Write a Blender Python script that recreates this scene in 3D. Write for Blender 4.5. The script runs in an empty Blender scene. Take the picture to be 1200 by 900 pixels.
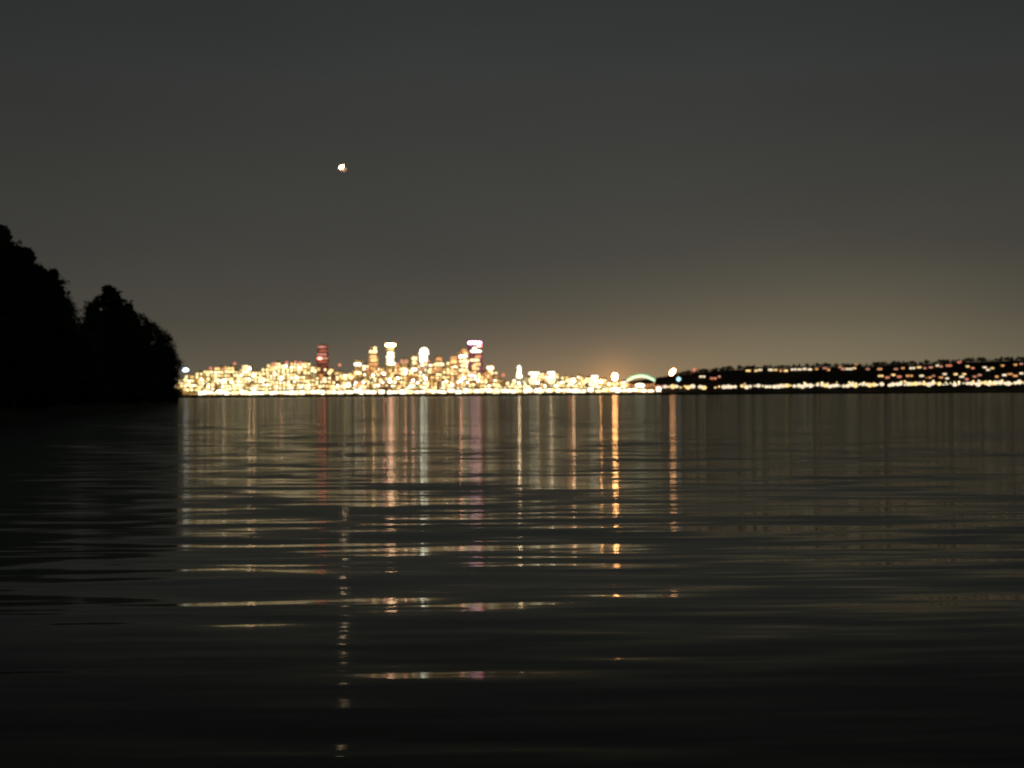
import bpy, math, random
from mathutils import Vector, Matrix, noise
R = random.Random(11)
S = bpy.context.scene
C = S.collection
D2R = math.radians
H = 2.0; F = 2200.0

# ------------------------------------------------------------------ camera
cam = bpy.data.cameras.new('camera'); co = bpy.data.objects.new('camera', cam); C.objects.link(co)
cam.sensor_width = 36; cam.lens = 36*F/1200; cam.clip_start = .1; cam.clip_end = 90000
PITCH = math.atan(13.5/F); ROLL = math.atan(6.0/1000)
M3 = Matrix.Rotation(math.pi/2+PITCH, 3, 'X') @ Matrix.Rotation(-ROLL, 3, 'Z')
co.matrix_world = Matrix.Translation((0, 0, H)) @ M3.to_4x4()
S.camera = co
cam.dof.use_dof = True
cam.dof.focus_distance = 9.0
cam.dof.aperture_fstop = (cam.lens/1000)/0.0125      # about a 9 mm pupil, focused on the near water
S.render.resolution_x = 1024; S.render.resolution_y = 768
S.view_settings.view_transform = 'Standard'; S.view_settings.look = 'None'; S.view_settings.exposure = 0

def ray(px, py):
    d = M3 @ Vector(((px-600)/F, -(py-450)/F, -1)); return d/d.y
def P(px, py, Y):
    return Vector((0, 0, H)) + ray(px, py)*Y

# ------------------------------------------------------------------ materials
def lin(c): return tuple(((v/255)/12.92 if v/255 < .04045 else ((v/255+.055)/1.055)**2.4) for v in c)
class NT:
    def __init__(s, m): s.t = m.node_tree; s.n = s.t.nodes
    def add(s, k, **kw):
        n = s.n.new(k)
        for a, b in kw.items(): setattr(n, a, b)
        return n
    def ln(s, a, b): s.t.links.new(a, b)
    def math(s, op, a, b=None, c=None):
        n = s.n.new('ShaderNodeMath'); n.operation = op
        for i, v in enumerate((a, b, c)):
            if v is None: continue
            if isinstance(v, (int, float)): n.inputs[i].default_value = v
            else: s.ln(v, n.inputs[i])
        return n.outputs[0]
def newmat(name):
    m = bpy.data.materials.new(name); m.use_nodes = True; return m
def pbr(name, col, rough=.8, var=.35, scale=1.0, metal=0):
    m = newmat(name); t = NT(m); b = t.n['Principled BSDF']
    no = t.add('ShaderNodeTexNoise'); no.inputs['Scale'].default_value = scale; no.inputs['Detail'].default_value = 4
    tc = t.add('ShaderNodeTexCoord'); t.ln(tc.outputs['Object'], no.inputs['Vector'])
    cr = t.add('ShaderNodeValToRGB'); cr.color_ramp.elements[0].position = .3; cr.color_ramp.elements[1].position = .7
    cr.color_ramp.elements[0].color = (*[c*(1-var) for c in col], 1); cr.color_ramp.elements[1].color = (*[min(1, c*(1+var)) for c in col], 1)
    t.ln(no.outputs[0], cr.inputs[0]); t.ln(cr.outputs[0], b.inputs['Base Color'])
    b.inputs['Roughness'].default_value = rough; b.inputs['Metallic'].default_value = metal
    return m
def glow(name, col, strength, vary=.5, scale=.12, mis='AUTO'):
    """a lit pane or lamp: emission with an uneven brightness"""
    m = newmat(name); t = NT(m); b = t.n['Principled BSDF']
    b.inputs['Base Color'].default_value = (.3, .3, .3, 1)
    g = t.add('ShaderNodeNewGeometry')
    no = t.add('ShaderNodeTexNoise'); no.inputs['Scale'].default_value = scale; no.inputs['Detail'].default_value = 1
    t.ln(g.outputs['Position'], no.inputs['Vector'])
    mr = t.add('ShaderNodeMapRange'); mr.inputs['From Min'].default_value = .32; mr.inputs['From Max'].default_value = .68
    mr.inputs['To Min'].default_value = strength*(1-vary); mr.inputs['To Max'].default_value = strength*(1+vary)
    t.ln(no.outputs[0], mr.inputs['Value'])
    b.inputs['Emission Color'].default_value = (*col, 1); t.ln(mr.outputs[0], b.inputs['Emission Strength'])
    m.cycles.emission_sampling = mis
    return m
def facade(name, col, base):
    """dark masonry front with a pane-like emissive grid for the glow of sky and street light on it"""
    m = newmat(name); t = NT(m); b = t.n['Principled BSDF']
    b.inputs['Base Color'].default_value = (*base, 1); b.inputs['Roughness'].default_value = .8
    g = t.add('ShaderNodeNewGeometry'); sp = t.add('ShaderNodeSeparateXYZ'); t.ln(g.outputs['Position'], sp.inputs[0])
    fx = t.math('FLOOR', t.math('DIVIDE', sp.outputs[0], 4.5)); fz = t.math('FLOOR', t.math('DIVIDE', sp.outputs[2], 3.8))
    cb = t.add('ShaderNodeCombineXYZ'); t.ln(fx, cb.inputs[0]); t.ln(fz, cb.inputs[1])
    t.ln(t.math('FLOOR', t.math('DIVIDE', sp.outputs[1], 6.0)), cb.inputs[2])
    w = t.add('ShaderNodeTexWhiteNoise'); t.ln(cb.outputs[0], w.inputs['Vector'])
    lit = t.math('GREATER_THAN', w.outputs['Value'], .45)
    inx = t.math('LESS_THAN', t.math('ABSOLUTE', t.math('SUBTRACT', t.math('FRACT', t.math('DIVIDE', sp.outputs[0], 4.5)), .5)), .36)
    inz = t.math('LESS_THAN', t.math('ABSOLUTE', t.math('SUBTRACT', t.math('FRACT', t.math('DIVIDE', sp.outputs[2], 3.8)), .5)), .34)
    st = t.math('MULTIPLY', t.math('MULTIPLY', lit, t.math('MULTIPLY', inx, inz)), 1.4)  # wall emission stands in for sky and street light on the masonry
    b.inputs['Emission Color'].default_value = (*col, 1); t.ln(st, b.inputs['Emission Strength'])
    m.cycles.emission_sampling = 'NONE'
    return m

WALL = [facade('facade_ochre', (.9, .50, .14), (.22, .18, .13)), facade('facade_brown', (.8, .36, .12), (.2, .13, .09)),
        facade('facade_grey', (.75, .6, .3), (.2, .2, .19)), facade('facade_dark', (.3, .13, .05), (.12, .09, .08))]
RED_WALL = facade('facade_red', (.24, .08, .05), (.2, .08, .06))
PLUM_WALL = facade('facade_plum', (.4, .10, .16), (.15, .08, .09))
GR = {  # colour, strength
 'cream':   glow('pane_cream', (1, .82, .40), 1.9, .4),
 'gold':    glow('pane_gold', (1, .68, .26), 1.35, .35),
 'amber':   glow('pane_amber', (1, .45, .16), .9, .3),
 'white':   glow('pane_white', (1, .91, .66), 2.6, .3),
 'pale':    glow('pane_pale_yellow', (1, .90, .46), 1.6, .4),
 'red':     glow('pane_red', (1, .22, .14), .38, .3),
 'beacon':  glow('lamp_roof_red', (1, .30, .17), .85, .2),
 'salmon':  glow('pane_salmon', (1, .42, .30), .62, .3),
 'shore':   glow('lamp_shore', (1, .90, .62), 2.6, .25),
 'far':     glow('lamp_far_shore', (1, .82, .55), 1.15, .35),
}
STRONG = {
 'warm':    glow('lamp_warm', (1, .60, .30), 34, .1),
 'white':   glow('lamp_white', (.95, 1, .82), 22, .1),
 'pink':    glow('lamp_pink', (1, .34, .25), 36, .1),
 'purple':  glow('lamp_purple', (1, .42, .72), 10, .1),
 'orange':  glow('lamp_orange', (1, .46, .20), 14, .1),
 'flood':   glow('lamp_flood', (1, .45, .15), 62, .05),
 'blue':    glow('lamp_blue_white', (.62, .78, 1), 4, .1),
 'cyan':    glow('lamp_cyan', (.55, .9, 1), 1.3, .1),
 'redhot':  glow('lamp_red', (1, .14, .10), 15, .1),
 'faint':   glow('lamp_small_warm', (1, .62, .35), 1.3, .3),
 'arch':    glow('arch_light', (.74, 1, .62), 1.35, .2),
 'archdim': glow('arch_glow_green', (.03, .26, .09), 1.0, .2),
 'star':    glow('star_light', (1, .72, .42), 20, .02),
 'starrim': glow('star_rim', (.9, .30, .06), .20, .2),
}
ROOF = pbr('roof_felt', (.05, .045, .04), .9, .3, .05)
POLE = pbr('pole_steel', (.08, .08, .08), .5, .2, .5, .6)
CONC = pbr('pier_timber', (.05, .04, .032), .9, .3, .05)
LAND = pbr('dark_ground', (.035, .035, .025), .95, .4, .01)
BANK = pbr('shore_bank', (.03, .028, .022), .95, .4, .3)
LEAF = pbr('leaf_dark', (.035, .045, .02), .8, .5, .6)
BARK = pbr('bark', (.05, .038, .028), .9, .4, 3)

# ------------------------------------------------------------------ objects
def tag(o, label=None, cat=None, group=None, kind=None):
    for k, v in (('label', label), ('category', cat), ('group', group), ('kind', kind)):
        if v: o[k] = v
    return o
def empty(name, loc, label, cat, group=None):
    o = bpy.data.objects.new(name, None); C.objects.link(o); o.location = loc; o.empty_display_size = 1
    return tag(o, label, cat, group)
def mesh(name, V, Fc, mat, parent=None, smooth=False, loc=None):
    me = bpy.data.meshes.new(name); me.from_pydata(V, [], Fc); me.materials.append(mat); me.update()
    if smooth: me.polygons.foreach_set('use_smooth', [True]*len(me.polygons))
    return inst(name, me, parent, loc)
def inst(name, me, parent=None, loc=None, scl=None, mat=None):
    o = bpy.data.objects.new(name, me); C.objects.link(o)
    if parent: o.parent = parent
    if loc is not None: o.location = loc
    if scl is not None: o.scale = scl
    if mat is not None:
        o.material_slots[0].link = 'OBJECT'; o.material_slots[0].material = mat
    return o
def boxes(L):
    V = []; Fc = []
    for (x0, x1, y0, y1, z0, z1) in L:
        b = len(V)
        V += [(x0,y0,z0),(x1,y0,z0),(x1,y1,z0),(x0,y1,z0),(x0,y0,z1),(x1,y0,z1),(x1,y1,z1),(x0,y1,z1)]
        Fc += [tuple(b+i for i in f) for f in ((0,3,2,1),(4,5,6,7),(0,1,5,4),(1,2,6,5),(2,3,7,6),(3,0,4,7))]
    return V, Fc
def tube(V, Fc, a, b, r0, r1, n=7):
    a = Vector(a); b = Vector(b); d = (b-a).normalized()
    u = d.orthogonal().normalized(); w = d.cross(u); s = len(V)
    for p, r in ((a, r0), (b, r1)):
        for i in range(n):
            t = 2*math.pi*i/n; V.append(tuple(p + u*math.cos(t)*r + w*math.sin(t)*r))
    for i in range(n):
        j = (i+1) % n; Fc.append((s+i, s+j, s+n+j, s+n+i))
    Fc.append(tuple(s+i for i in range(n))[::-1]); Fc.append(tuple(s+n+i for i in range(n)))
def sphere_data(nu=12, nv=8):
    V = [(0, 0, 1)]; Fc = []
    for i in range(1, nv):
        t = math.pi*i/nv
        for j in range(nu):
            p = 2*math.pi*j/nu; V.append((math.sin(t)*math.cos(p), math.sin(t)*math.sin(p), math.cos(t)))
    V.append((0, 0, -1)); n = len(V)-1
    for j in range(nu): Fc.append((0, 1+j, 1+(j+1) % nu))
    for i in range(nv-2):
        for j in range(nu):
            a = 1+i*nu+j; b = 1+i*nu+(j+1) % nu; Fc.append((a, a+nu, b+nu, b))
    for j in range(nu): Fc.append((1+(nv-2)*nu+j, n, 1+(nv-2)*nu+(j+1) % nu))
    return V, Fc
def md(name, vf, mat):
    me = bpy.data.meshes.new(name); me.from_pydata(*[vf[0], [], vf[1]]); me.materials.append(mat); me.update(); return me
# a lit pane: octagonal, bevelled bay of glass one unit across, standing proud of the wall
pv = [(x, 0, z) for x, z in ((-.5,-.3),(-.3,-.5),(.3,-.5),(.5,-.3),(.5,.3),(.3,.5),(-.3,.5),(-.5,.3))]
PANE = md('lit_window', ([(x*1, -.5, z) for x, y, z in pv] + [(x, 0, z) for x, y, z in pv],
      [tuple(range(8))] + [(i, 8+i, 8+(i+1) % 8, (i+1) % 8) for i in range(8)]), GR['cream'])
GLOBE = md('lamp_globe', sphere_data(), GR['shore'])
for p in GLOBE.polygons: p.use_smooth = True
_pv, _pf = [], []
tube(_pv, _pf, (0, 0, -2), (0, 0, 1), .6, .35); tube(_pv, _pf, (0, 0, -2), (0, 0, -1.9), 1.3, 1.1)
POLEM = md('pole', (_pv, _pf), POLE)

# ------------------------------------------------------------------ terrain across the water
def sm(a, b, v):
    t = max(0, min(1, (v-a)/(b-a))); return t*t*(3-2*t)
def interp(pts, v):
    if v <= pts[0][0]: return pts[0][1]
    for (a, b), (c, d) in zip(pts, pts[1:]):
        if v <= c: return b+(d-b)*(v-a)/(c-a)
    return pts[-1][1]
RID = [(760,0),(775,40),(790,66),(820,84),(850,96),(880,105),(930,109),(1000,112),(1060,115),(1100,120),(1160,128),(1200,135),(1400,148),(2000,150)]
def terr(x, y):
    if y < 8000: return -4
    px = 600+x/8000*F
    z = 11*sm(8000, 8012, y) + 8*sm(8100, 8800, y)
    z += 2.0*noise.noise(Vector((x*.01, y*.01, 0)))*sm(8012, 8060, y)
    if px > 750:
        r = interp(RID, px)*1.07
        r *= 1+.05*noise.noise(Vector((x*.006, 3, y*.003)))
        z += max(0, r-17)*(.40*sm(8120, 8330, y)+.60*sm(8420, 8640, y))
    if px < 420:
        z += 26*sm(420, 300, px)*sm(8150, 8700, y)
    return z
def ground_hit(px, py, y0=8014, y1=9600):
    d = ray(px, py); y = y0
    while y < y1:
        p = Vector((0, 0, H))+d*y
        if p.z <= terr(p.x, y): return p
        y += 4
    return None
xs = [-9000+i*600 for i in range(10)] + [-3000+i*22 for i in range(273)] + [3100+i*600 for i in range(11)]
ys = [7990, 8000, 8003, 8006, 8009, 8012] + [8030+i*25 for i in range(40)] + [9100+i*400 for i in range(14)]
V = [(x, y, terr(x, y)) for y in ys for x in xs]; n = len(xs)
Fc = [(j*n+i, j*n+i+1, (j+1)*n+i+1, (j+1)*n+i) for j in range(len(ys)-1) for i in range(n-1)]
tag(mesh('far_shore', V, Fc, LAND, None, True), 'dark far shore and low hills across the water', None, None, 'structure')

# ------------------------------------------------------------------ water
wm = newmat('water'); t = NT(wm); nodes = t.n
for nn in list(nodes):
    if nn.type != 'OUTPUT_MATERIAL': nodes.remove(nn)
out = [q for q in nodes if q.type == 'OUTPUT_MATERIAL'][0]
g = t.add('ShaderNodeNewGeometry')
def wave(sx, sy, off, detail=1.0, rot=0, amp=1.0, dist=0.0):
    mp = t.add('ShaderNodeMapping'); mp.inputs['Scale'].default_value = (sx, sy, 1); mp.inputs['Location'].default_value = (off, off*1.7, off)
    mp.inputs['Rotation'].default_value = (0, 0, rot); mp.vector_type = 'POINT'
    # rotate first, then stretch
    r0 = t.add('ShaderNodeVectorRotate'); r0.inputs['Angle'].default_value = rot; mp.inputs['Rotation'].default_value = (0, 0, 0)
    t.ln(g.outputs['Position'], r0.inputs['Vector']); t.ln(r0.outputs[0], mp.inputs['Vector'])
    n_ = t.add('ShaderNodeTexNoise'); n_.inputs['Scale'].default_value = 1; n_.inputs['Detail'].default_value = detail; n_.inputs['Distortion'].default_value = dist
    t.ln(mp.outputs[0], n_.inputs['Vector'])
    return t.math('MULTIPLY', t.math('SUBTRACT', n_.outputs[0], .5), amp)
def total(L):
    a = L[0]
    for b in L[1:]: a = t.math('ADD', a, b)
    return a
sy = total([wave(1/16, 1/5.0, 3.1, 1, .05, .035),
            wave(1/5, 1/1.35, 11.3, 1, -.10, .145), wave(1/4.3, 1/1.1, 91.3, 1, .12, .135),
            wave(1/2.6, 1/.62, 23.7, 2, .08, .18), wave(1/2.2, 1/.5, 123.7, 1, -.11, .17),
            wave(1/1.4, 1/.24, 41.9, 1, -.05, .11)])
# gusts: patches that are calmer or more ruffled
gust = wave(1/40, 1/14, 77, 2, .04, 2.2)
sy = t.math('MULTIPLY', sy, t.math('MAXIMUM', t.math('ADD', gust, .88), .35))
sy = t.math('MULTIPLY', t.math('TANH', t.math('DIVIDE', sy, .095)), .095)
sx = total([wave(1/9, 1/2.4, 51.3, 1, .1, .02), wave(1/1.8, 1/.6, 63.3, 1, .1, .012)])
cb = t.add('ShaderNodeCombineXYZ'); t.ln(sx, cb.inputs[0]); t.ln(sy, cb.inputs[1]); cb.inputs[2].default_value = 1
nm = t.add('ShaderNodeVectorMath', operation='NORMALIZE'); t.ln(cb.outputs[0], nm.inputs[0])
gl = t.add('ShaderNodeBsdfGlossy'); gl.inputs['Roughness'].default_value = .07; gl.inputs['Color'].default_value = (.94, .93, .88, 1)
t.ln(nm.outputs[0], gl.inputs['Normal'])
df = t.add('ShaderNodeBsdfDiffuse'); df.inputs['Color'].default_value = (.012, .02, .014, 1)
lw = t.add('ShaderNodeLayerWeight'); lw.inputs['Blend'].default_value = .5
cr = t.add('ShaderNodeValToRGB'); cr.color_ramp.interpolation = 'EASE' if False else 'LINEAR'
E = cr.color_ramp.elements
E[0].position = .70; E[0].color = (.04,)*3+(1,); E[1].position = 1.0; E[1].color = (.43,)*3+(1,)
for p_, v_ in ((.80, .10), (.86, .21), (.905, .43), (.955, .48)):
    e = E.new(p_); e.color = (v_,)*3+(1,)
t.ln(lw.outputs['Facing'], cr.inputs[0])
g2 = t.add('ShaderNodeBsdfGlossy'); g2.inputs['Roughness'].default_value = .36; g2.inputs['Color'].default_value = (.84, .93, .82, 1)
gm = t.add('ShaderNodeMixShader'); gm.inputs[0].default_value = .40; t.ln(gl.outputs[0], gm.inputs[1]); t.ln(g2.outputs[0], gm.inputs[2])
mx = t.add('ShaderNodeMixShader'); t.ln(cr.outputs[0], mx.inputs[0]); t.ln(df.outputs[0], mx.inputs[1]); t.ln(gm.outputs[0], mx.inputs[2])
t.ln(mx.outputs[0], out.inputs['Surface'])
xs = [-20000, -6000, -1500, -300, 0, 300, 1500, 6000, 20000]; ys = [-600, -50, 0, 20, 60, 200, 800, 3000, 8040]
V = [(x, y, 0) for y in ys for x in xs]; n = len(xs)
Fc = [(j*n+i, j*n+i+1, (j+1)*n+i+1, (j+1)*n+i) for j in range(len(ys)-1) for i in range(n-1)]
tag(mesh('water', V, Fc, wm), 'dark rippled bay water reflecting the city lights', None, None, 'structure')

# ------------------------------------------------------------------ headland on the left
EDGE = [(60,-34),(110,-36),(150,-40),(176,-44),(244,-51),(330,-65),(430,-82),(560,-104),(700,-126),(745,-137),(760,-150)]
def xedge(y): return interp(EDGE, y)
def zhead(x, y):
    e = xedge(y)+2.5*noise.noise(Vector((y*.05, 1, 0)))
    d = e-x
    if y > 735: d = min(d, (760-y)*1.2)
    if d < 0: return max(-1.5, d*.3)
    return min(1.2, d*.5)+4*sm(3, 30, d)+.5*noise.noise(Vector((x*.1, y*.1, 5)))*sm(0, 6, d)
xs = [-420+i*6 for i in range(40)] + [-180+i*1.5 for i in range(97)]
ys = [40+i*5 for i in range(150)]
V = [(x, y, zhead(x, y)) for y in ys for x in xs]; n = len(xs)
Fc = [(j*n+i, j*n+i+1, (j+1)*n+i+1, (j+1)*n+i) for j in range(len(ys)-1) for i in range(n-1)]
tag(mesh('headland', V, Fc, BANK, None, True), 'dark wooded headland reaching into the water', None, None, 'structure')

# ------------------------------------------------------------------ trees (unit height 1)
def crown_mesh(seed, kind):
    r = random.Random(seed); V = []; Fc = []
    nb = 120 if kind == 'fir' else 95
    for b in range(nb):
        h = (b+r.random())/nb
        if kind == 'fir': h0 = .10+.90*h; rad = .24*(1-h)**.62*(.6+.6*r.random())+.008
        elif kind == 'round': h0 = .22+.74*h; rad = .27*math.sqrt(max(.02, 1-(2*h-.85)**2/1.35))*(.65+.5*r.random())
        else: h0 = .05+.9*h; rad = .5*math.sqrt(max(.03, 1-h*h))*(.6+.5*r.random())
        a = r.random()*6.283
        dist = rad*(.35+.65*r.random()) if kind != 'fir' else rad*.62
        cx, cy, cz = dist*math.cos(a), dist*math.sin(a), h0
        if kind == 'fir': ex, ez = max(.012, rad*.55), .022
        else: ex, ez = .05+.03*r.random(), .035+.02*r.random()
        if kind == 'shrub': ex, ez = .12, .12
        for k in range(80):
            u = [r.gauss(0, .5) for _ in range(3)]
            px_, py_, pz_ = cx+u[0]*ex, cy+u[1]*ex, cz+u[2]*ez - (.05*rad if kind == 'fir' else 0)*abs(u[0])
            s = (.006+.009*r.random()) if kind != 'shrub' else .03+.03*r.random()
            t1 = Vector([r.uniform(-1, 1) for _ in range(3)]).normalized()*s
            t2 = t1.orthogonal().normalized()*s*(.5+.5*r.random())
            c = Vector((px_, py_, min(pz_, 1.0))); q = len(V)
            V += [tuple(c-t1), tuple(c+t2), tuple(c+t1), tuple(c-t2)]; Fc.append((q, q+1, q+2, q+3))
    return md('crown', (V, Fc), LEAF)
def trunk_mesh(seed, kind):
    r = random.Random(seed); V = []; Fc = []
    p = Vector((0, 0, -.03)); rr = .016; N = 8; top = .93 if kind == 'fir' else .8
    for i in range(N):
        q = Vector((p.x+r.uniform(-.008, .008), p.y+r.uniform(-.008, .008), -.03+(top+.03)*(i+1)/N))
        r2 = .016*(1-.9*(i+1)/N)+.001
        tube(V, Fc, p, q, rr, r2, 7)
        if i > 0:
            for k in range(3):
                a = r.random()*6.283; l = (.17 if kind == 'fir' else .24)*(1-.75*i/N)
                tube(V, Fc, q, q+Vector((math.cos(a)*l, math.sin(a)*l, l*(.05 if kind == 'fir' else .7))), r2*.5, .0015, 4)
        p, rr = q, r2
    return md('trunk', (V, Fc), BARK)
CR = {'fir': [crown_mesh(i, 'fir') for i in range(3)], 'round': [crown_mesh(20+i, 'round') for i in range(3)], 'shrub': [crown_mesh(40+i, 'shrub') for i in range(2)]}
TR = {'fir': [trunk_mesh(60, 'fir')], 'round': [trunk_mesh(61, 'round')]}
def tree(kind, loc, h, wide, label, group, name=None):
    o = empty(name or {'fir': 'fir_tree', 'round': 'broadleaf_tree', 'shrub': 'shrub'}[kind], loc, label, 'shrub' if kind == 'shrub' else 'tree', group)
    o.rotation_euler.z = R.random()*6.283; o.scale = (h*wide, h*wide, h)
    inst('crown', R.choice(CR[kind]), o)
    if kind != 'shrub': inst('trunk', R.choice(TR[kind]), o)
    return o
PXD = [(-400, 110), (-200, 135), (-50, 158), (0, 184), (100, 262), (130, 330), (165, 450), (190, 640), (207, 735)]
def dist_for(px): return interp(PXD, px)
SIL = [(-400,200),(-60,238),(2,265),(18,288),(30,292),(45,310),(62,317),(78,345),(92,362),(100,354),(115,346),(128,337),(140,347),(150,358),(165,368),(175,376),(186,388),(196,396),(208,404)]
tree_lab = [
 (2, 265, 'fir', .95, 'tallest dark fir on the headland, at the left edge of the view'),
 (30, 291, 'fir', 1.1, 'dark fir just right of the tallest one on the headland'),
 (63, 316, 'fir', 1.1, 'dark round-topped tree on the shoulder left of the notch in the treeline'),
 (79, 345, 'round', .55, 'dark tree just left of the notch in the treeline'),
 (106, 353, 'round', .6, 'dark bushy tree just right of the notch in the treeline'),
 (128, 335, 'fir', 1.5, 'broad dark peaked tree right of the notch, highest of the lower trees'),
 (150, 356, 'fir', 1.3, 'dark tree on the slope right of the broad peaked one'),
 (167, 368, 'round', .9, 'dark tree halfway down the slope toward the city lights'),
 (180, 378, 'round', 1.0, 'small dark tree above the point, third from its tip'),
 (194, 392, 'round', 1.0, 'small dark tree second from the tip of the headland'),
 (205, 402, 'round', 1.1, 'last dark tree at the tip of the headland beside the city lights')]
def place_tree(px, top, kind, wide, lab, grp, back=0):
    d = dist_for(px)+back
    p = P(px, 450, d); x = min(p.x, xedge(min(d, 740))-2.5); z = zhead(x, d)
    zt = P(px, top, d).z
    tree(kind, (x, d, z-.2), max(3, zt-z+.2), wide, lab, grp)
for px, top, k, w, lab in tree_lab: place_tree(px, top, k, w, lab, None)
for px, dt in ((11, 6), (22, 0), (47, 2), (55, 4), (71, 3), (113, 2), (139, 0), (158, 2), (173, 0), (188, 2)):
    place_tree(px, interp(SIL, px)+dt, 'fir', .62, 'slim pointed dark fir poking through the headland treeline', 'slim firs in the headland treeline', 2)
for i in range(46):
    px = R.uniform(-6, 196); place_tree(px, interp(SIL, px)+R.uniform(8, 42)+(22 if 72 < px < 116 else 0), R.choice(['fir', 'round', 'round']), R.uniform(.85, 1.25),
        'dark tree packed below the crest of the headland treeline', 'trees massed on the headland', R.uniform(0, 8))
for i in range(16):
    px = -20-i*22; place_tree(px, interp(SIL, px)+R.uniform(-5, 25), R.choice(['fir', 'round']), R.uniform(.9, 1.2),
        'dark tree beyond the left edge of the headland view', 'headland trees beyond the frame')
for i in range(60):
    px = -30+i*3.95+R.uniform(-1, 1); d = dist_for(px)-R.uniform(0, 3)
    x = min(P(px, 450, d).x+.4, xedge(min(d, 742))-.5)
    tree('shrub', (x, d, zhead(x, d)-.3), R.uniform(3, 5.5), R.uniform(1.0, 1.5), 'low dark shrub overhanging the water along the headland shore', 'shrubs along the headland shore')

# ------------------------------------------------------------------ city
MPP = 8200/F
LANDMARKS = [(217, 'the blue-white lamp by the headland'), (292, 'the bright warm lamp at far left'), (378, 'the red-lit tower'), (437, 'the slim split-topped tower'), (457, 'the square-crowned tower'),
             (497, 'the round-topped white tower'), (557, 'the tallest tower'), (608, 'the slim white pointed tower'), (720, 'the big floodlight'), (751, 'the stadium arch')]
ORD = ['first', 'second', 'third', 'fourth', 'fifth', 'sixth', 'seventh', 'eighth', 'ninth', 'tenth', 'eleventh', 'twelfth', 'thirteenth', 'fourteenth']
counters = {}
def where(px, kind):
    l = min(LANDMARKS, key=lambda q: abs(q[0]-px)); side = 'left' if px < l[0] else 'right'
    return l, side
def name_all(items):
    """items: (obj, px, what) -> a label that counts outward from the nearest landmark"""
    g_ = {}
    for o, px, what in items:
        l, side = where(px, what); g_.setdefault((l, side, what), []).append((abs(px-l[0]), o))
    for (l, side, what), L in g_.items():
        L.sort(key=lambda q: q[0])
        for i, (_, o) in enumerate(L): o['label'] = f'{ORD[min(i, 13)]} {what} {side} of {l[1]}'
def windows(root, px, w, z0, z1, tones, dens=.72, cell=3.3, yf=-1):
    """lit bays on the front: w in metres, heights in metres above root"""
    cm = cell*MPP
    nx = max(1, int(w/cm)); nz = max(1, int((z1-z0)/cm*1.05))
    for j in range(nz):
        for i in range(nx):
            if R.random() > dens: continue
            x = -w/2+(i+.5)*w/nx+R.uniform(-.12, .12)*cm; z = z0+(j+.5)*(z1-z0)/nz+R.uniform(-.15, .15)*cm
            inst('lit_window', PANE, root, (x, -.05, z), (cm*R.uniform(.75, 1.15), 1.2, cm*R.uniform(.6, .98)), GR[R.choice(tones)])
def building(px, wpx, top, D, tones, wmat, name='city_block', low=None, dens=.72, crown=None, label='', group=None, depth=None):
    base = P(px, 450, D); zg = terr(base.x, D); w = wpx*D/F; h = P(px, top, D).z-zg; h = max(h, 10)
    o = empty(name, (base.x, D, zg), label, 'tower' if name.endswith('tower') else 'building', group)
    dp = depth or max(18, w*.8)
    L = [(-w/2, w/2, .6, dp, -3, h)]
    mesh('wall', *boxes(L), wmat, o)
    rf = [(-w/2-.4, w/2+.4, .2, dp+.4, h+.003, h+1.0)]
    if crown is None:
        a = R.uniform(-.3, .1)*w; rf.append((a, a+w*.35, dp*.3, dp*.7, h+1.003, h+R.uniform(3, 6)))
    mesh('roof', *boxes(rf), ROOF, o)
    z0 = 2 if low is None else max(2, P(px, low, D).z-zg)
    if z0 < h-4: windows(o, px, w, z0, h-1, tones, dens)
    return o, w, h
TOP = [(208,449),(215,441),(222,440),(230,436),(238,430),(247,429),(262,431),(275,426),(290,427),(305,427),(320,425),(340,425),(355,424),(370,427),(392,427),(398,436),(405,438),(414,434),(422,427),
       (430,428),(444,432),(452,428),(466,428),(476,421),(486,420),(505,424),(515,422),(524,425),(535,420),(545,417),(562,420),(566,430),(576,430),(584,439),(598,441),(615,442),(630,438),(650,437),(662,440),(690,441),(700,444),(715,445),(730,447),(738,450),(760,454),(772,455)]
items = []
tall = ['cream', 'gold', 'gold', 'amber', 'cream', 'pale', 'amber', 'white']
rows = [(8620, 1.0, .62), (8430, .66, .36), (8230, .42, .12)]
for k, (D, fr, lo) in enumerate(rows):
    px = 208 + k*3
    while px < 733:
        w = R.uniform(7, 13); c = px+w/2
        T = min(interp(TOP, c-w*.3), interp(TOP, c+w*.3)) if False else interp(TOP, c)
        b = 462
        tp = b-(b-T)*fr*R.uniform(.72, 1.12) if k else T+R.choice([-.5, 0, 1, 2.5, 5, 8] if c < 610 else [-1, 0, 1, 1.5])
        left = c < 365
        tn = (['cream', 'pale', 'pale', 'gold', 'cream', 'white'] if left else tall)
        if c > 640: tn = ['white', 'cream', 'cream', 'pale', 'gold']
        kind = ['low', 'mid-height', 'front-row'][k]
        o, ww, hh = building(c, w*.96, tp, D, tn, WALL[(0 if left else R.choice([0, 0, 1, 1, 3, 2]))], 'city_block', low=b-(b-T)*lo, dens=.97 if c > 625 else .9 if left else .78, group='lit city blocks across the bay')
        items.append((o, c, ['lit back-row block', 'lit middle-row block', 'lit front-row block'][k]))
        px += w+R.choice([0, 0, 0, 1.5])
name_all(items)

def lamp(name, px, py, D, r_px, mat, label, cat='lamp', group=None, sz=None):
    p = P(px, py, D); zg = terr(p.x, D) if D > 7999 else 0
    o = empty(name, (p.x, D, zg), label, cat, group)
    r_ = r_px*D/F; s = sz or (1, 1, 1)
    inst('lamp_globe', GLOBE, o, (0, 0, p.z-zg), (r_*s[0], r_*s[1], r_*s[2]), mat)
    inst('pole', POLEM, o, (0, 0, 0), (1, 1, max(1, p.z-zg-r_*s[2]*.6)))
    return o

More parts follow.
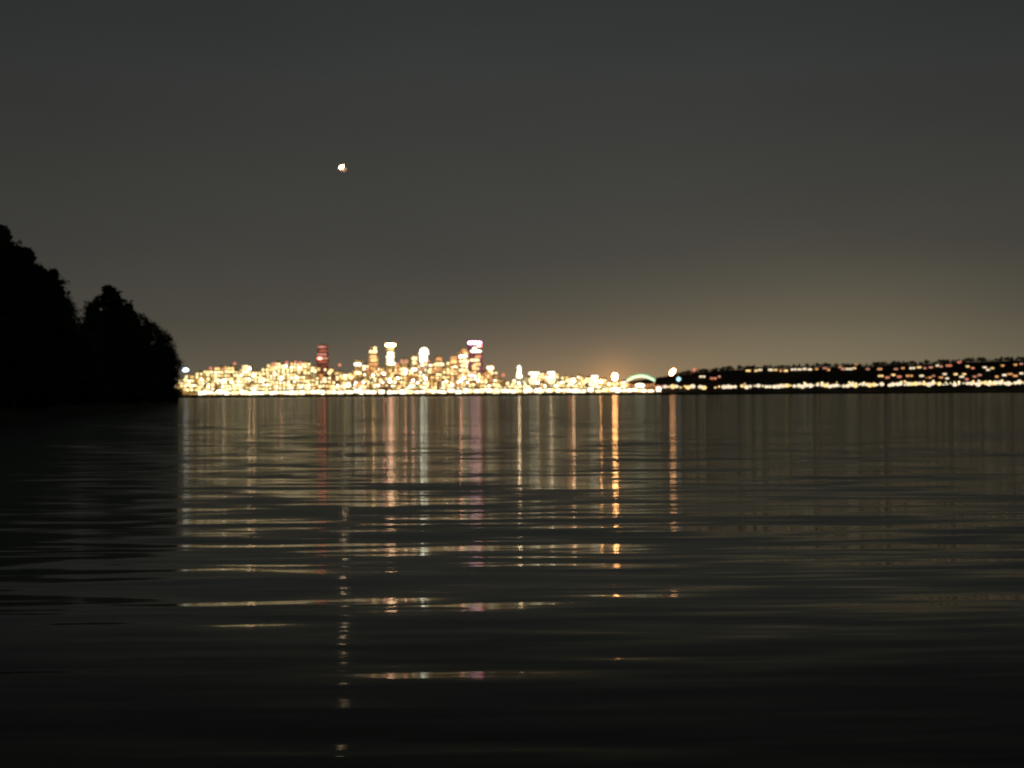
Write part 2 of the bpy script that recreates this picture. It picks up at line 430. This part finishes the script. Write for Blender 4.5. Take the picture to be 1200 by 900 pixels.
# named towers
def tower(px, wpx, tiers, D, wmat, label, name='office_tower'):
    """tiers: (width factor, top py) from the bottom up"""
    base = P(px, 450, D); zg = terr(base.x, D); u = D/F
    o = empty(name, (base.x, D, zg), label, 'tower')
    z = -3; L = []; hs = []
    for wf, tp in tiers:
        h = P(px, tp, D).z-zg; w = wpx*u*wf; L.append((-w/2, w/2, .6+(1-wf)*3, 32-(1-wf)*6, z, h)); hs.append((w, z, h)); z = h+.004
    mesh('wall', *boxes(L), wmat, o)
    w, _, h = hs[-1]
    mesh('roof', *boxes([(-w*.3, w*.3, 8, 22, h+.004, h+3)]), ROOF, o)
    return o, u, zg
def band(o, px, py, wpx, hpx, D, zg, mat, dx=0, name='lit_window'):
    z = P(px, py, D).z-zg; u = D/F
    return inst(name, PANE, o, (dx*u, -.3, z), (wpx*u, 1.6, hpx*u), mat)
# red tower
o, u, zg = tower(378, 14, [(1, 415), (.86, 404)], 8540, RED_WALL, 'red-lit tower standing alone above the left half of the skyline')
for py, w, m, dx in ((406.5, 8, 'salmon', -1), (406.5, 3, 'red', 4), (411, 9, 'red', 1), (415.5, 11, 'salmon', -.5), (420, 13, 'salmon', 0), (424, 10, 'red', 0)):
    band(o, 378, py, w, 2.6, 8540, zg, GR[m], dx)
band(o, 378, 420, 5, 2.5, 8540, zg, STRONG['redhot'], -3, 'lit_sign')
# split top tower
o, u, zg = tower(437.5, 11, [(1, 413), (.6, 406)], 8530, WALL[1], 'slim tower with a slanted split top, left of the square-crowned tower')
for py, w, m, dx in ((408, 4, 'cream', 2.4), (412, 9.5, 'cream', 0), (418, 8, 'gold', 0), (422, 9, 'gold', 1), (427, 9, 'amber', .5), (432, 6, 'amber', 0), (438, 7, 'salmon', 0)):
    band(o, 437.5, py, w, 3.4, 8530, zg, GR[m], dx)
# square crown tower
o, u, zg = tower(457.5, 12, [(.85, 407), (1, 402)], 8500, WALL[0], 'tall slim tower with a flat lit crown band and bright white front')
band(o, 457.5, 404.3, 11.5, 3.2, 8500, zg, STRONG['warm'], .2, 'crown_light')
for py, w, m, dx in ((409, 7, 'gold', .8), (414, 8, 'white', .6), (418, 9.5, 'white', 0), (422, 8, 'white', 0), (426, 10, 'white', 1)):
    band(o, 457.5, py, w, 3.6, 8500, zg, GR[m], dx)
band(o, 457.5, 417, 3, 6, 8500, zg, STRONG['pink'], 1, 'lit_sign')
# round-topped white tower
D = 8490; o, u, zg = tower(497, 10, [(1, 424), (.8, 412)], D, WALL[2], 'white tower with a rounded glowing top in the middle of the skyline')
z = P(497, 411.5, D).z-zg
inst('dome', GLOBE, o, (0, 14, z), (5.2*u, 12, 4.6*u), GR['white'])
band(o, 497, 414.5, 12, 4, D, zg, GR['white'], 0); band(o, 497, 420.5, 3.5, 7, D, zg, STRONG['white'], -2.6); band(o, 497, 420.5, 3.2, 7, D, zg, GR['white'], 2.6)
band(o, 497, 427, 8, 3, D, zg, GR['gold'], 0); band(o, 497, 433, 6, 5, D, zg, GR['salmon'], -1)
# tallest tower
D = 8510; o, u, zg = tower(556.5, 19, [(1, 414), (.86, 404), (.8, 399)], D, PLUM_WALL, 'tallest tower of the skyline with two pink-white glowing bands at its top')
band(o, 556.5, 401.7, 16, 3.6, D, zg, STRONG['purple'], .2, 'crown_light'); band(o, 556.5, 411.6, 13, 3.4, D, zg, GR['white'], 1.5, 'crown_light'); band(o, 556.5, 408.2, 5, 3, D, zg, GR['white'], 0)
band(o, 556.5, 405.5, 5, 2.2, D, zg, STRONG['redhot'], 5.3, 'lit_sign')
for py, w, m, dx in ((422, 11, 'pale', 0), (427, 8, 'gold', 3), (432, 9, 'gold', 1), (438, 12, 'amber', 0), (418, 7, 'amber', 4)):
    band(o, 556.5, py, w, 3.2, D, zg, GR[m], dx)
# its left neighbour
D = 8470; o, u, zg = tower(543, 13, [(1, 413), (.6, 409)], D, WALL[1], 'brown-gold tower with stacked pale bands, directly left of the tallest tower')
for py, w, m, dx in ((410.5, 6, 'amber', 1), (414, 5, 'gold', 3), (417.5, 10, 'white', 0), (423.5, 11, 'cream', 1), (428.5, 9, 'pale', 1), (434, 12, 'pale', 0), (439, 8, 'gold', 0)):
    band(o, 543, py, w, 3.6, D, zg, GR[m], dx)
band(o, 543, 418, 2.5, 3, D, zg, STRONG['pink'], -3, 'lit_sign')
# more mid towers
for px, wpx, tp, label, L in (
   (532, 9, 418, 'short amber-topped tower second to the left of the tallest tower', ((419.5, 8, 'amber'), (424, 7, 'gold'), (431, 8, 'cream'), (436, 8, 'cream'))),
   (514, 8, 418, 'stubby amber tower between the white domed tower and its right neighbours', ((420.5, 6, 'amber'), (427, 12, 'pale'), (433, 7, 'amber'))),
   (486, 8, 417, 'narrow pale tower directly left of the white domed tower', ((420, 6, 'cream'), (425, 5, 'pale'), (433, 7, 'white'), (439, 7, 'cream'))),
   (474, 9, 420, 'low salmon-topped tower between the square-crowned and domed towers', ((423.5, 8, 'salmon'), (433, 9, 'pale'), (438, 10, 'cream'))),
   (420, 8, 422, 'small tower with one round white glow on top, left of the split-topped tower', ((427, 8, 'white'), (437, 8, 'cream'))),
   (575, 9, 427, 'short tower with a slanted white top, right of the tallest tower', ((431, 8, 'white'), (436, 6, 'amber'), (441, 8, 'gold')))):
    D = 8480; o, u, zg = tower(px, wpx, [(1, tp)], D, R.choice(WALL[:2]), label)
    for py, w, m in L: band(o, px, py, w, 4, D, zg, GR[m], R.uniform(-1, 1))
# slim white pointed tower
D = 8180; o, u, zg = tower(608.5, 8, [(1, 437), (.62, 431)], D, WALL[2], 'slim white tower with a pointed top standing alone right of the high-rises')
zt = P(608, 431, D).z-zg; w_ = 2.5*u
mesh('spire', [(-w_, 6, zt+.01), (w_, 6, zt+.01), (w_, 6+2*w_, zt+.01), (-w_, 6+2*w_, zt+.01), (0, 6+w_, zt+3.6*u)], [(0,1,4),(1,2,4),(2,3,4),(3,0,4),(3,2,1,0)], GR['white'], o)
for py, w, hh in ((431.5, 4.6, 5), (436, 5, 4), (441, 7, 4.5)): band(o, 608.5, py, w, hh, D, zg, GR['white'], 0)
band(o, 608.5, 437.5, 2.6, 4, D, zg, STRONG['warm'], 0)
# wide pale roofs right of it
for px, wpx, tp, label in ((626, 13, 435.5, 'low building with a wide flat white-lit roof, right of the slim pointed tower'), (646, 9, 435, 'rounded white-lit building beside the wide flat-roofed one'), (697, 8, 439.5, 'square white-lit building left of the floodlight')):
    D = 8160; o, u, zg = tower(px, wpx, [(.6, tp+4), (1, tp)], D, WALL[2], label, 'lit_hall')
    band(o, px, tp+2, wpx, 3.4, D, zg, GR['white'], 0); band(o, px, tp+6.5, wpx*.55, 4, D, zg, GR['white'], 0); band(o, px, tp+12, wpx*.9, 5, D, zg, GR['cream'], 0)

# waterfront sheds on piers
items = []; px = 232; shade = ['white', 'shore', 'shore', 'cream']
while px < 772:
    w = R.uniform(6, 14); c = px+w/2; D = 8030+R.uniform(0, 14)
    p = P(c, 450, D); zg = terr(p.x, D); u = D/F; hw = w*u*.48; hh = R.uniform(15, 24)
    o = empty('pier_shed', (p.x, D, zg), '', 'shed', 'lit sheds along the waterfront')
    V, Fc = boxes([(-hw, hw, .6, 30, -2, hh)]); b = len(V)
    V += [(-hw-.5, .2, hh+.01), (hw+.5, .2, hh+.01), (hw+.5, 30.4, hh+.01), (-hw-.5, 30.4, hh+.01), (-hw-.5, 15, hh+5), (hw+.5, 15, hh+5)]
    mesh('wall', V[:b], Fc, WALL[R.choice([0, 2])], o)
    mesh('roof', V[b:], [(3,2,1,0), (0,1,5,4), (2,3,4,5), (0,4,3), (1,2,5)], ROOF, o)
    nseg = max(1, int(w/5))
    for i in range(nseg):
        x = -hw+(i+.5)*2*hw/nseg; z_ = hh*R.uniform(.42, .66)
        inst('lit_front', PANE, o, (x, -.1, z_), (2*hw/nseg*R.uniform(.92, 1.05), 1.4, hh*R.uniform(.6, .9)), GR[R.choice(shade)])
    mesh('deck', *boxes([(-hw-2, hw+2, -26, .1, -2.6, -1.2)]+[(-hw+k*hw*.66-.5, -hw+k*hw*.66+.5, -25+j*12, -24+j*12, -10, -2.603) for k in range(4) for j in range(2)]), CONC, o)
    items.append((o, c, 'lit waterfront shed')); px += w+R.choice([0, 0, 1, 2])
name_all(items)
# lamps on the city hillside: small round lights scattered among the blocks
items = []
for i in range(290):
    px = R.uniform(212, 735); T = interp(TOP, px); py = R.uniform(T+3, 456) if i % 4 else R.uniform(451, 459); D = (8215-(py-T)*.5) if i % 4 else 8024
    items.append((lamp('street_lamp', px, py, D-3, R.uniform(1.0, 2.3), GR[R.choice(['white', 'cream', 'cream', 'gold', 'gold'])], '', 'lamp', 'round lamps among the city blocks'), px, 'round lamp among the blocks'))
for o, px, w in items:
    l, s = where(px, w)
    o['label'] = f'small round lamp among the blocks {s} of {l[1]}'
    o['group'] = 'lamps ' + s + ' of ' + l[1]

for px, py in ((247, 429), (275, 423.5), (262, 430), (336, 422.5), (346, 422), (352, 423), (321, 424), (466, 424), (541, 411), (398, 425), (502, 421), (590, 437), (814, 431), (1003, 426), (1126, 422), (1062, 436)):
    l, s_ = where(px, '')
    o = lamp('roof_beacon', px, py+2.6, 8600 if px < 800 else 8700, R.uniform(1.6, 2.3), GR['beacon'], f'small dim red roof lamp {s_} of {l[1]}' if px < 800 else 'small dim red lamp near the crest of the dark right-hand hill', 'lamp', f'dim red roof lamps {s_} of {l[1]}' if px < 800 else 'dim red lamps on the right hill')

# single strong lights
ST = STRONG
lamp('quay_lamp', 217.5, 433.5, 8120, 2.6, ST['blue'], 'lone blue-white lamp just right of the headland tip, above the waterfront', sz=(1.5, 1, .9))
lamp('quay_lamp', 205, 451.5, 8040, 2.0, ST['faint'], 'small warm lamp low beside the tip of the headland', sz=(1.1, 1, 1))
lamp('quay_lamp', 292, 432, 8120, 1.5, ST['warm'], 'bright warm lamp over the left part of the city')
lamp('quay_lamp', 297, 440, 8110, 1.3, ST['warm'], 'second bright warm lamp, just below and right of the brightest left one')
lamp('quay_lamp', 450, 438, 8100, 1.2, ST['pink'], 'pinkish lamp low beneath the square-crowned tower')
lamp('quay_lamp', 475, 436, 8100, 1.4, ST['pink'], 'pinkish lamp between the square-crowned and domed towers')
lamp('quay_lamp', 499, 444, 8100, 1.3, ST['white'], 'white lamp low beneath the domed tower')
lamp('quay_lamp', 540, 446, 8100, 1.3, ST['pink'], 'pinkish lamp low left of the tallest tower')
lamp('quay_lamp', 560, 446, 8100, 1.3, ST['purple'], 'purple-pink lamp at the foot of the tallest tower')
lamp('quay_lamp', 630, 449, 8060, 1.0, ST['warm'], 'warm lamp below the wide flat-roofed building')
lamp('quay_lamp', 646, 441, 8090, 1.2, ST['warm'], 'warm lamp below the rounded white building')
lamp('quay_lamp', 672, 446, 8060, 2.1, ST['warm'], 'orange lamp midway between the rounded building and the floodlight')
lamp('quay_lamp', 704, 447, 8060, 1.5, ST['flood'], 'orange lamp just left of the big floodlight')
lamp('quay_lamp', 713, 450, 8050, 1.1, ST['orange'], 'small orange lamp touching the left foot of the big floodlight')
lamp('floodlight', 720.5, 441.5, 8060, 3.0, ST['flood'], 'largest and brightest floodlight, orange-white with a halo, left of the arch', 'floodlight', sz=(1.1, 1, 1.45))
lamp('floodlight', 788, 436, 8330, 3.6, ST['orange'], 'slanted oval orange-white light high at the left end of the dark hill', 'floodlight', sz=(.85, 1, 1.35)).children[0].rotation_euler.y = D2R(38)
lamp('quay_lamp', 795.3, 444.3, 8250, 2.7, ST['cyan'], 'small cyan-white lamp below right of the slanted oval light')
lamp('quay_lamp', 750, 452, 8060, 2.9, GR['white'], 'white lamp beneath the middle of the stadium arch', sz=(2.0, 1, 1))
lamp('quay_lamp', 1131, 430, 8700, 2.4, GR['white'], 'brightest white lamp of the upper row on the right hill', sz=(1.5, 1, 1))

for px, py, rr, m, lab in (  # extra lamps added to brighten and break up the streaks on the water
   (437, 440, 1.1, 'warm', 'added bright warm lamp low beneath the split-topped tower'), (457, 447, 1.5, 'pink', 'added bright pinkish lamp at the waterfront beneath the square-crowned tower'),
   (466, 443, 1.0, 'warm', 'added bright warm lamp right of the foot of the square-crowned tower'), (484, 446, 1.3, 'pink', 'added bright pinkish lamp left of the foot of the domed tower'),
   (523, 447, 1.0, 'warm', 'added bright warm lamp midway between the domed and the tallest tower'), (380, 446, 1.6, 'redhot', 'added red lamp at the waterfront beneath the red-lit tower'),
   (553, 440, 1.5, 'purple', 'added purple lamp halfway up the front of the tallest tower'), (608, 449, 1.1, 'warm', 'added bright warm lamp at the foot of the slim white pointed tower'),
   (262, 446, .9, 'warm', 'added bright warm lamp among the blocks near the headland'), (330, 444, .9, 'pink', 'added pinkish lamp among the blocks left of the red-lit tower'),
   (668, 450, 1.6, 'redhot', 'added red lamp at the waterfront left of the orange one'), (426, 448, .9, 'pink', 'added pinkish lamp at the waterfront left of the split-topped tower')):
    lamp('quay_lamp', px, py, 8060, rr, ST[m], lab)

# stadium with a lit roof arch
D = 8150; p = P(751, 450, D); zg = terr(p.x, D); u = D/F
o = empty('stadium', (p.x, D, zg), 'stadium with a pale green glowing roof arch beside the floodlight', 'stadium')
V, Fc = [], []
def arc(V, Fc, z0, rise, half, th, y, yd, n=22):
    pr = None
    for i in range(n+1):
        s = -1+2*i/n; x = s*half; z = z0+rise*(1-s*s)
        q = [(x, y, z-th/2), (x, y+yd, z-th/2), (x, y+yd, z+th/2), (x, y, z+th/2)]
        b = len(V); V.extend(q)
        if i:
            for k in range(4): Fc.append((b-4+k, b-4+(k+1) % 4, b+(k+1) % 4, b+k))
    Fc.append((0, 1, 2, 3)); Fc.append((len(V)-1, len(V)-2, len(V)-3, len(V)-4))
ze = P(751, 446.5, D).z-zg; zp = P(751, 440.8, D).z-zg
arc(V, Fc, ze, zp-ze, 16.5*u, 3.1*u, 0, 5); mesh('roof_arch', V, Fc, STRONG['arch'], o)
V, Fc = [], []; arc(V, Fc, ze+1.5*u, zp-ze+.4*u, 17.5*u, 2.6*u, 5.5, 4); mesh('arch_glow_arc', V, Fc, STRONG['archdim'], o)  # dim green glow above the arch, modelled as a second emissive arc
mesh('wall', *boxes([(-16*u, 16*u, 2, 90, -3, ze-2.5*u), (-17*u, -15.2*u, .5, 12, -3, ze-1.3*u), (15.2*u, 17*u, .5, 12, -3, ze-1.3*u)]), WALL[1], o)
for i in range(7): inst('lit_window', PANE, o, ((-12+i*4)*u, 1.4, 4.2*u), (3.2*u, 1.2, 2.6*u), GR[R.choice(['amber', 'white', 'cream'])])

# ------------------------------------------------------------------ right-hand shore
def house(px, py, wpx, tone, label, group):
    p = ground_hit(px, py+1.6)
    if p is None: p = P(px, py+1.6, 8700); p.z = terr(p.x, 8700)
    u = p.y/F; w = wpx*u*.5; h = 9.0
    o = empty('hillside_house', p, label, 'house', group)
    V, Fc = boxes([(-w, w, .6, 12, -3, h)]); mesh('wall', V, Fc, WALL[3], o)
    mesh('roof', [(-w-.5, .1, h), (w+.5, .1, h), (w+.5, 12.5, h), (-w-.5, 12.5, h), (-w, 6, h+3.5), (w, 6, h+3.5)], [(3,2,1,0), (0,1,5,4), (2,3,4,5), (0,4,3), (1,2,5)], ROOF, o)
    k = max(1, round(wpx/4.5))
    for i in range(k):
        inst('lit_window', PANE, o, (-w+(i+.5)*2*w/k, -.1, h*.5), (2*w/k*R.uniform(.7, .98), 1.3, h*R.uniform(.75, 1.0)), GR[tone])
UP = [(809,437,4,'faint'),(823,441,8,'w'),(836,443,8,'d'),(843,441,3,'d'),
 (877,434,6,'w'),(886,434,5,'w'),(891,433,6,'w'),(903,433,6,'w'),(909,433,5,'w'),(915,434,3,'d'),(921,434,6,'w'),(930,432.5,7,'w'),(937,432.5,6,'w'),(943,432,6,'w'),(949,432.5,6,'w'),(957,432,4,'d'),(967,431,6,'d'),(971,433,4,'d'),(985,430,4,'d'),(988,432,6,'d'),(995,432,8,'w'),(1000,431,7,'w'),
 (1017,432,5,'d'),(1031,432,6,'d'),(1050,432,6,'d'),(1058,431,4,'d'),(1069,431,7,'w'),(1077,430,6,'w'),(1084,431,4,'d'),(1091,430,5,'d'),(1099,428,6,'w'),(1103,429,4,'d'),(1112,428,7,'d'),(1124,424,4,'d'),(1134,429,5,'w'),(1140,431,5,'d'),(1154,430,6,'w'),(1158,433,5,'w'),(1163,431,5,'w'),(1175,428,4,'d'),(1190,427,5,'d'),(1197,426,5,'d'),
 (1032,440,7,'w'),(1040,442,5,'d'),(1047,439,6,'w'),(1054,441,6,'d'),(1066,440,9,'q'),(1080,440,6,'w'),(1088,442,8,'d'),(1094,440,4,'d'),(1103,442,6,'d'),(1107,438,6,'w'),(1110,443,5,'w'),(1120,438,6,'w'),(1127,441,6,'w'),(1130,438,5,'w'),(1133,444,4,'d'),(1143,441,6,'d'),(1148,439,5,'d'),(1168,441,4,'q'),(1177,439,6,'w'),(1184,438,6,'d'),(1190,440,6,'q'),(1197,437,6,'w')]
TN = {'w': ['far', 'far', 'gold'], 'd': ['salmon', 'amber', 'beacon'], 'q': ['amber'], 'faint': ['red']}
TW = {'w': 'cream-lit', 'd': 'dim orange-lit', 'q': 'faint orange-lit', 'faint': 'red-lit'}
seen = {}
for px, py, w, k in UP:
    row = 'on the crest' if py < 435.5 else 'halfway up the slope'
    zone = 'left end' if px < 860 else 'left part' if px < 960 else 'middle' if px < 1045 else 'right part' if px < 1130 else 'far right end'
    lab = f'{TW[k]} house {row}, {zone} of the dark hill'
    house(px, py, w, R.choice(TN[k]), lab, f'{TW[k]} houses {row}, {zone} of the right hill')
# lamps along its waterline
px = 771; BASE = [(771, 453), (800, 453.5), (850, 453.5), (1000, 451.5), (1060, 450.5), (1200, 449)]
GAPS = [(814, 817), (828, 836), (862, 869), (1035, 1040)]
n_ = 0
items = []
while px < 1330:
    if not any(a < px < b for a, b in GAPS):
        py = interp(BASE, px)+R.uniform(-1.2, .8); r_ = R.uniform(1.7, 2.7) if R.random() > .2 else 1.1
        zone = 'left end' if px < 860 else 'left part' if px < 960 else 'middle' if px < 1045 else 'right part' if px < 1130 else 'far right end'
        m = GR[R.choice(['far', 'far', 'far', 'gold'])] if not 760 < px < 778 else GR['salmon']
        o = lamp('shore_lamp', px, py, 8040, r_, m, f'cream lamp in the waterline row under the {zone} of the right-hand hill', 'lamp', f'waterline lamps, {zone} of the right hill', (1.25, 1, .95))
    px += R.uniform(3.4, 5.6)
for i in range(26):
    px = R.uniform(870, 1200); lamp('shore_lamp', px, interp(BASE, px)-R.uniform(1.8, 3.4), 8060, R.uniform(.8, 1.4), GR[R.choice(['gold', 'cream'])], 'small golden lamp just above the waterline row of lamps on the right', 'lamp', 'small golden lamps above the waterline row')
# sheds behind the waterline row
px = 775
k = 0
# trees along the hill crest and its face
for i in range(190):
    px = 772+i*2.4+R.uniform(-1.5, 1.5)
    y = R.uniform(8640, 8700); x = (px-600)/F*y
    zone = 'left end' if px < 860 else 'left part' if px < 960 else 'middle' if px < 1045 else 'right part' if px < 1130 else 'far right end'
    tree(R.choice(['fir', 'round', 'round']), (x, y, terr(x, y)-1), R.uniform(9, 24), R.uniform(1.6, 3.2), f'small dark tree on the skyline of the {zone} of the right-hand hill', f'crest trees, {zone} of the right hill')
for i in range(60):
    px = R.uniform(775, 1215); y = R.uniform(8080, 8400); x = (px-600)/F*y
    tree(R.choice(['fir', 'round']), (x, y, terr(x, y)-1), R.uniform(12, 20), R.uniform(1.1, 1.6), 'dark tree on the unlit face of the right-hand hill', 'trees on the face of the right hill')

# ------------------------------------------------------------------ bright star
D = 60000; p = P(400.3, 195.7, D); u = D/F
V, Fc = sphere_data(20, 14)
# egg-shaped glow, leaning to the upper right
o = empty('evening_star', p, 'single bright star-like light in the dark sky above the left half of the city', 'star')
ob = mesh('star_disc', [(x*(1-.2*z), y, z) for x, y, z in V], Fc, STRONG['star'], o, True)
ob.scale = (1.8*u, 2*u, 3.1*u); ob.rotation_euler.y = D2R(48)
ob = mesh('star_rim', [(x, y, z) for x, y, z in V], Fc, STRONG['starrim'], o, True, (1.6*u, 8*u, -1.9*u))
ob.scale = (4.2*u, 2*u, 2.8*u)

# ------------------------------------------------------------------ world: night sky with the city's glow near the horizon
w = bpy.data.worlds.new('World'); S.world = w; w.use_nodes = True; t = NT(w)
bg = t.n['Background']
sky = t.add('ShaderNodeTexSky', sky_type='NISHITA'); sky.sun_disc = False; sky.sun_elevation = D2R(-8); sky.sun_rotation = D2R(200)
tc = t.add('ShaderNodeTexCoord'); sp = t.add('ShaderNodeSeparateXYZ'); t.ln(tc.outputs['Generated'], sp.inputs[0])
el = sp.outputs[2]; az = t.math('ARCTAN2', sp.outputs[0], sp.outputs[1])
mr = t.add('ShaderNodeMapRange'); mr.inputs['From Min'].default_value = 0; mr.inputs['From Max'].default_value = .5; t.ln(el, mr.inputs[0])
ramp = t.add('ShaderNodeValToRGB'); E = ramp.color_ramp.elements
stops = [(0, (108, 95, 78)), (.035, (98, 90, 76)), (.08, (79, 76, 67)), (.15, (68, 67, 62)), (.25, (61, 61, 58)), (.36, (53, 55, 54)), (.45, (47, 48, 49)), (.7, (36, 39, 38)), (1, (30, 32, 31))]
E[0].position = 0; E[0].color = (*lin(stops[0][1]), 1); E[1].position = 1; E[1].color = (*lin(stops[-1][1]), 1)
for p_, c in stops[1:-1]: e = E.new(p_); e.color = (*lin(c), 1)
t.ln(mr.outputs[0], ramp.inputs[0])
def gauss(cx, wx, we):
    a = t.math('DIVIDE', t.math('SUBTRACT', az, cx), wx); b = t.math('DIVIDE', el, we)
    return t.math('EXPONENT', t.math('MULTIPLY', t.math('ADD', t.math('MULTIPLY', a, a), t.math('MULTIPLY', b, b)), -1.0))
def scaled(col, f):
    v = t.add('ShaderNodeVectorMath', operation='SCALE'); v.inputs[0].default_value = col; t.ln(f, v.inputs['Scale']); return v.outputs[0]
def addv(a, b):
    v = t.add('ShaderNodeVectorMath', operation='ADD'); t.ln(a, v.inputs[0]); t.ln(b, v.inputs[1]); return v.outputs[0]
A = lambda px: math.atan((px-600)/F)
s = ramp.outputs[0]
s = addv(s, scaled((.082, .066, .032), gauss(A(1010), .12, .058)))
s = addv(s, scaled((.070, .036, .012), gauss(A(700), .09, .034)))

s = addv(s, scaled((.10, .045, .012), gauss(A(715), .05, .017)))
s = addv(s, scaled((.26, .10, .02), gauss(A(718), .012, .0155)))  # halo of the big floodlight, painted into the sky colour
hz = t.add('ShaderNodeTexNoise'); hz.inputs['Scale'].default_value = 5; hz.inputs['Detail'].default_value = 4
mp = t.add('ShaderNodeMapping'); mp.inputs['Scale'].default_value = (1, 1, 4); t.ln(tc.outputs['Generated'], mp.inputs[0]); t.ln(mp.outputs[0], hz.inputs['Vector'])
side = t.math('EXPONENT', t.math('MULTIPLY', t.math('POWER', t.math('DIVIDE', t.math('SUBTRACT', az, .03), .27), 2.0), -1.0))
fac = t.math('MULTIPLY', t.math('ADD', t.math('MULTIPLY', side, .26), .78), t.math('ADD', t.math('MULTIPLY', hz.outputs[0], .22), .89))
fv = t.add('ShaderNodeVectorMath', operation='SCALE'); t.ln(s, fv.inputs[0]); t.ln(fac, fv.inputs['Scale']); s = fv.outputs[0]
sc = t.add('ShaderNodeVectorMath', operation='SCALE'); t.ln(sky.outputs[0], sc.inputs[0]); sc.inputs['Scale'].default_value = .05
s = addv(s, sc.outputs[0])
t.ln(s, bg.inputs['Color']); bg.inputs['Strength'].default_value = 1.0

S.cycles.use_light_tree = True
